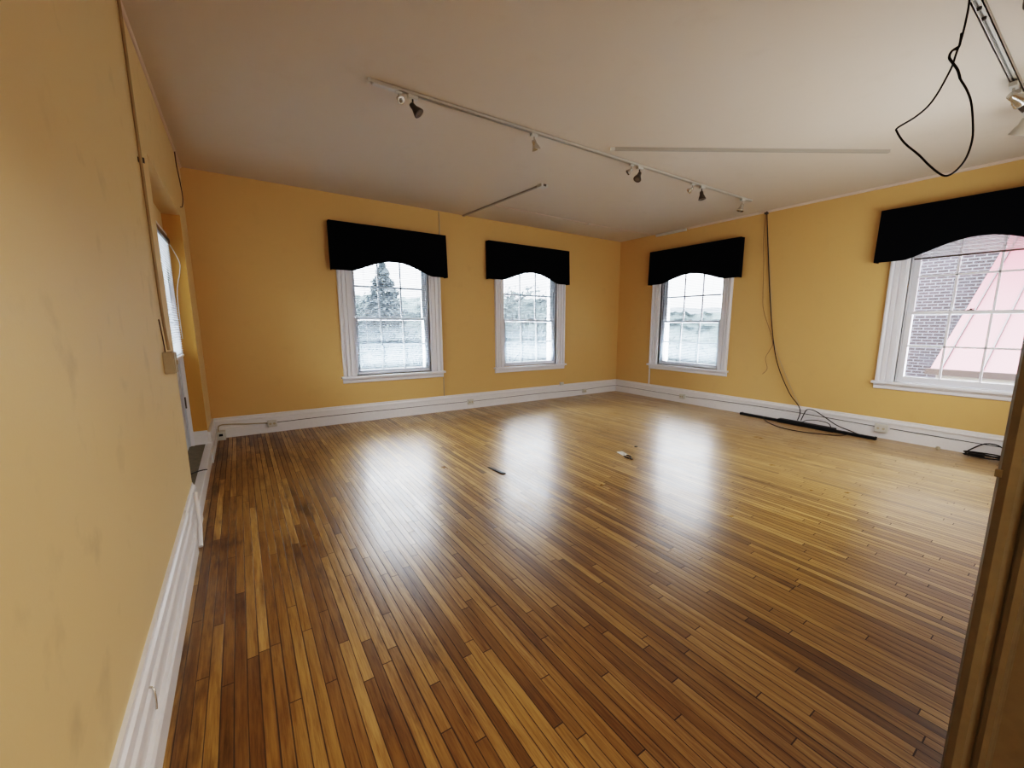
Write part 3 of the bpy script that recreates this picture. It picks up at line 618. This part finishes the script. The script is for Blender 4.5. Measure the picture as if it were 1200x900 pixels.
q = MB().tube([(6.50, 2.44, .06), (6.48, 2.38, .10), (6.47, 2.25, .125), (6.47, 2.12, .11), (6.46, 2.08, .06)], .0050, 8).build('floor_cable', M_WIRE); tag(q, 'short black lead bent over the top of the black bar', 'cable')
# coiled black cable at the far right
pts = []
for k in range(46):
    a = k*.52; rr = .125+.02*math.sin(k*1.3); pts.append((6.50+rr*.55*math.cos(a), .70+rr*math.sin(a)*1.05, .012+.0011*k+.012*max(0, math.sin(a*.5))))
pts += [(6.56, .55, .10), (6.60, .62, .15), (6.61, .72, .145), (6.58, .82, .06), (6.53, .84, .03)]
q = MB().tube(pts, .0065, 8, True, 3).build('coiled_cable', M_WIRE); tag(q, 'coiled black cable on the floor beside the door jamb', 'cable')
# small floor litter
fp = empty('floor_plate', (3.53, 2.93, 0), 1.25); tag(fp, 'small white metal plate with black clips in the middle of the floor', 'plate')
MB().bbox((-.01, -.035, 0), (.125, .03, .004), .001).build('plate', M_WHPL, fp)
q = MB()
q.tube([(-.02, -.01, .006), (-.06, -.03, .007), (-.10, -.015, .008), (-.13, .01, .007), (-.16, .0, .006)], .0060, 6); q.tube([(-.04, .03, .006), (-.09, .035, .008), (-.12, .02, .007)], .007, 6)
q.build('clip', M_BLKPL, fp)
MB().tube([(.02, -.012, .0045), (.02, .008, .0045)], .003, 6, False).build('slot', M_DKMET, fp)
q = MB(); q.add([(2.150, 3.405, .002), (2.168, 3.40, .002), (2.205, 3.16, .002), (2.170, 3.17, .002), (2.150, 3.405, .007), (2.168, 3.40, .007), (2.205, 3.16, .009), (2.170, 3.17, .009)], [(0,1,2,3),(4,5,6,7),(0,1,5,4),(1,2,6,5),(2,3,7,6),(3,0,4,7)])
q = q.build('wood_splinter', M_BLKPL); tag(q, 'thin black sliver lying on the floor left of the white plate', 'splinter')
q = MB().lathe((3.86, 3.07, .0), (0, 0, 1), [(0, .018), (.007, .020), (.012, .012)], 10).build('metal_button', M_DKMET); tag(q, 'tiny dark metal button on the floor behind the white plate', 'button')
q = MB().lathe((6.60, 1.07, .0), (0, 0, 1), [(0, .016), (.02, .022), (.032, .012)], 10).build('floor_stopper', M_GREYPL); tag(q, 'small tan stopper on the floor at the right baseboard', 'stopper')

# ---------------------------------------------------------------- outside
g = MB().box((-60, 7.5, -5.2), (120, 160, -5)).build('ground', M_GRASS); struct(g, 'pale ground outside', 'ground')
g = MB().box((W+1, -60, -5.2), (120, 7.5, -5)).build('ground_side', M_GRASS); struct(g, 'pale ground beside the building', 'ground')
# distant hills
q = MB(); n = 90; vs = []
for i in range(n+1):
    az = math.radians(-15+i*1.25); R_ = 150
    h = 1.35+R_*((.058 if i < 45 else .042)+.012*noise.noise(Vector((i*.11, 0, 0)))+.008*noise.noise(Vector((i*.45, 3, 0))))
    for (rr, zz) in ((R_-60, -5), (R_-25, 1.35+(h-1.35)*.5), (R_, h), (R_+30, -5)):
        vs.append((rr*math.sin(az), rr*math.cos(az), zz))
q.add(vs, [(i*4+k, (i+1)*4+k, (i+1)*4+k+1, i*4+k+1) for i in range(n) for k in range(3)], True)
struct(q.build('hills', M_HILL), 'hazy distant hills', 'hills')

def tree(loc, h, r, kind, label, seed, leaves=2200):
    rnd = random.Random(seed); e = empty('tree', loc); tag(e, label, 'tree', 'trees outside the windows')
    t = MB(); t.tube([(0,0,0), (.05,0,h*.3), (-.05,.05,h*.6), (0,0,h*.93)], [.16, .13, .10, .08, .07, .05, .03, .02], 7)
    for k in range(9 if kind != 'conifer' else 0):
        a = rnd.random()*6.28; z = h*(.3+.07*k); l = r*(.9-.06*k); t.tube([(0,0,z), (math.cos(a)*l*.5, math.sin(a)*l*.5, z+l*.35), (math.cos(a)*l, math.sin(a)*l, z+l*.55)], [.05, .04, .03, .015], 5)
    t.build('trunk', M_BARK, e)
    f = MB()
    blobs = [(rnd.uniform(-.6,.6)*r, rnd.uniform(-.6,.6)*r, h*rnd.uniform(.42,.88), r*rnd.uniform(.3,.5)) for _ in range(11)]
    for i in range(leaves):
        if kind == 'conifer':
            z = h*(.12+.88*rnd.random()**1.15); lay = .84+.16*math.cos(z*17.); rr = r*(1-z/h)**.85*lay*math.sqrt(rnd.random())
            a = rnd.random()*6.28; c = Vector((math.cos(a)*rr, math.sin(a)*rr, z-.12*rr)); s = rnd.uniform(.07, .16)
        else:
            b_ = rnd.choice(blobs); v = Vector((rnd.gauss(0,1), rnd.gauss(0,1), rnd.gauss(0,1))).normalized()*b_[3]*rnd.uniform(.55, 1.08)
            c = Vector(b_[:3])+v; s = rnd.uniform(.07, .15)
        u = Vector((rnd.gauss(0,1), rnd.gauss(0,1), rnd.gauss(0,1))).normalized(); w = u.orthogonal().normalized()
        f.add([c-u*s, c+w*s*.6, c+u*s, c-w*s*.6], [(0,1,2,3)])
    f.build('foliage', M_LEAF2 if kind == 'conifer' else M_LEAF, e, recalc=False)
    return e
def az(u): return math.atan2(.5763*488.3+.8122*(u-634.5), .8007*488.3-.5833*(u-634.5))
def put(u, dist): a = az(u); return (.33+dist*math.sin(a), dist*math.cos(a), -5)
tree(put(456, 19), 8.9, 3.6, 'conifer', 'tall dark conifer seen through the leftmost back window', 1, 6500)
tree(put(418, 26), 8.2, 2.0, 'round', 'leafy tree left of the conifer behind the leftmost back window', 2)
tree(put(500, 26), 8.3, 2.1, 'round', 'leafy tree right of the conifer behind the leftmost back window', 3)
tree(put(455, 13), 5.4, 2.2, 'round', 'low round tree nearest the leftmost back window', 4)
tree(put(600, 17), 8.3, 2.0, 'round', 'tall leafy tree on the left through the second back window', 5)
tree(put(648, 22), 8.5, 2.0, 'round', 'leafy tree on the right through the second back window', 6)
tree(put(620, 12), 5.2, 2.0, 'round', 'low tree close below the second back window', 7)
tree(put(800, 20), 5.9, 2.1, 'round', 'low hazy tree through the corner window on right wall', 8)
tree(put(835, 17), 5.2, 1.8, 'round', 'smaller hazy tree right of another through the corner window', 9)
# wooded bank behind the trees
M_WOOD = plain('hazy_woodland', (.050, .066, .066), 1., var=.45, bscale=.9)
q = MB(); n = 260; K = 26; vs = []
for i in range(n+1):
    a_ = math.radians(-14+i*90/n); top = 1.35+37*(.066 if i < n*.60 else .066-.034*min(1, (i-n*.60)/(n*.06)))
    for k in range(K+1):
        f = k/K; zz = -5+(top+5)*f; rr = 33+7*f
        nn = noise.noise(Vector((a_*26*.55, zz*.55, 0)))*1.1+noise.noise(Vector((a_*26*1.9, zz*1.9, 5)))*.55
        zz += (.45*noise.noise(Vector((a_*22, 0, 2)))+.25*noise.noise(Vector((a_*75, 0, 2))))*f
        rr += nn; vs.append((rr*math.sin(a_), rr*math.cos(a_), zz))
q.add(vs, [(i*(K+1)+k, (i+1)*(K+1)+k, (i+1)*(K+1)+k+1, i*(K+1)+k+1) for i in range(n) for k in range(K)])
wo = q.build('woodland', M_WOOD); tag(wo, 'hazy wooded bank behind the trees outside the back windows', 'woodland', kind='stuff')
# neighbouring building with the red standing seam roof
nb = empty('neighbour_building', (W+4, 0, 0)); tag(nb, 'brick building with a red standing seam metal roof outside the large window', 'building')
q = MB().box((6.0, -12, -5), (6.4, 9.0, 9)).build('brick_wall', M_BRICK, nb)
sl = .543; L_ = 6.0; y0 = 2.05
q = MB(); q.add([(0, -10, .60), (L_, -10, .60+L_*sl), (L_, y0, .60+L_*sl), (0, y0, .60), (0, -10, .50), (L_, -10, .50+L_*sl), (L_, y0, .50+L_*sl), (0, y0, .50)], [(0,1,2,3),(4,5,6,7),(0,1,5,4),(1,2,6,5),(2,3,7,6),(3,0,4,7)])
rf = q.build('roof', M_ROOF, nb)
k = 0
while y0-.15-k*.52 > -10:
    yy = y0-.15-k*.52; a = Vector((0, yy, .60)); c = Vector((L_, yy, .60+L_*sl)); d = (c-a).normalized(); up = Vector((-d.z, 0, d.x))
    MB().obox((a+c)/2+up*.02, d, Vector((0,1,0)), up, (c-a).length/2, .012, .022).build('roof_seam', M_ROOFD, rf); k += 1
MB().box((-.10, -10, .50), (.0, y0+.05, .61)).build('gutter', M_ROOFD, nb)
MB().box((-.05, -10, .10), (.3, y0-.1, .50)).build('fascia', M_FASCIA, nb)
MB().box((.3, -10, -5), (.5, y0-.3, .14)).build('lower_wall', M_FASCIA, nb)

# ---------------------------------------------------------------- world and lamps
w = bpy.data.worlds.new('World'); SC.world = w; w.use_nodes = True; nt = w.node_tree; nt.nodes.clear()
o = N(nt, 'ShaderNodeOutputWorld'); bg = N(nt, 'ShaderNodeBackground'); tc = N(nt, 'ShaderNodeTexCoord'); sp = N(nt, 'ShaderNodeSeparateXYZ'); rp = N(nt, 'ShaderNodeValToRGB')
nt.links.new(tc.outputs['Generated'], sp.inputs[0]); nt.links.new(sp.outputs['Z'], rp.inputs[0]); nt.links.new(rp.outputs[0], bg.inputs[0]); nt.links.new(bg.outputs[0], o.inputs[0])
e = rp.color_ramp.elements; e[0].position = 0; e[0].color = (.08, .085, .09, 1); e[1].position = 1; e[1].color = (.93, .97, 1, 1)
q = e.new(.02); q.color = (.13, .138, .145, 1); q = e.new(.2); q.color = (.17, .178, .188, 1)
bg.inputs['Strength'].default_value = 22.
def area(name, loc, rot, sx, sy, power, col=(1,1,1), portal=False, spread=None):
    l = bpy.data.lights.new(name, 'AREA'); l.shape = 'RECTANGLE'; l.size = sx; l.size_y = sy; l.energy = power; l.color = col
    if portal: l.cycles.is_portal = True
    if spread: l.spread = spread
    o = bpy.data.objects.new(name, l); COL.objects.link(o); o.location = loc; o.rotation_euler = rot; return o
for i, (cx, hw) in enumerate((W1, W2)): area('window_portal', (cx, D+.25, (Z0+Z1)/2), (-PI/2, 0, 0), hw*2, Z1-Z0, 1, portal=True)
for i, (cy, hw) in enumerate((W3, W4)): area('window_portal', (W+.25, cy, (Z0+Z1)/2), (PI/2, 0, PI/2), hw*2, Z1-Z0, 1, portal=True)
area('side_fill_lamp', (4.5, .10, 1.45), (PI/2-.08, 0, 0), 2.8, 1.2, 30, (.93, .97, 1))  # added fill light on the near wall, hidden behind the jamb
for cx in (W1[0], W2[0]): area('sill_fill_lamp', (cx, D+.75, .10), (math.radians(-128), 0, 0), 1.3, .8, 560, (.90, .96, 1))  # added fill below the back sills, out of view, shining up and in
for cy, pw in ((W3[0], 560), (W4[0], 60)): area('sill_fill_lamp', (W+.75, cy, .10), (math.radians(128), 0, PI/2), 1.3, .8, pw, (.90, .96, 1))  # same added fill below the right wall sills
area('hall_fill_lamp', (1.3, -1.5, 2.9), (math.radians(28), 0, 0), 1.6, 1.0, 60, (1, .97, .92))  # added fill light behind the camera, brightens the near left wall

# ---------------------------------------------------------------- camera
F = Vector((.5762615365453773, .8007085979396966, -.1636715695648024)); R = Vector((.8122067413100241, -.5833403453887074, .005852419357405656)); U = Vector((.09079014742202025, .13630767633273155, .9864975248341269))
cd = bpy.data.cameras.new('camera'); co = bpy.data.objects.new('camera', cd); COL.objects.link(co)
co.matrix_world = Matrix(((R.x, U.x, -F.x, .3295), (R.y, U.y, -F.y, 0), (R.z, U.z, -F.z, 1.3495), (0, 0, 0, 1)))
cd.sensor_width = 36; cd.sensor_fit = 'HORIZONTAL'; cd.lens = 488.315/1200*36; cd.shift_x = -34.508/1200; cd.shift_y = 12.39/1200; cd.clip_start = .02; cd.clip_end = 500
SC.camera = co
SC.view_settings.view_transform = 'Filmic'; SC.view_settings.look = 'High Contrast'; SC.view_settings.exposure = 1.15; SC.view_settings.gamma = 1.
SC.cycles.max_bounces = 10; SC.cycles.diffuse_bounces = 6; SC.cycles.transparent_max_bounces = 16
SC.cycles.use_denoising = True
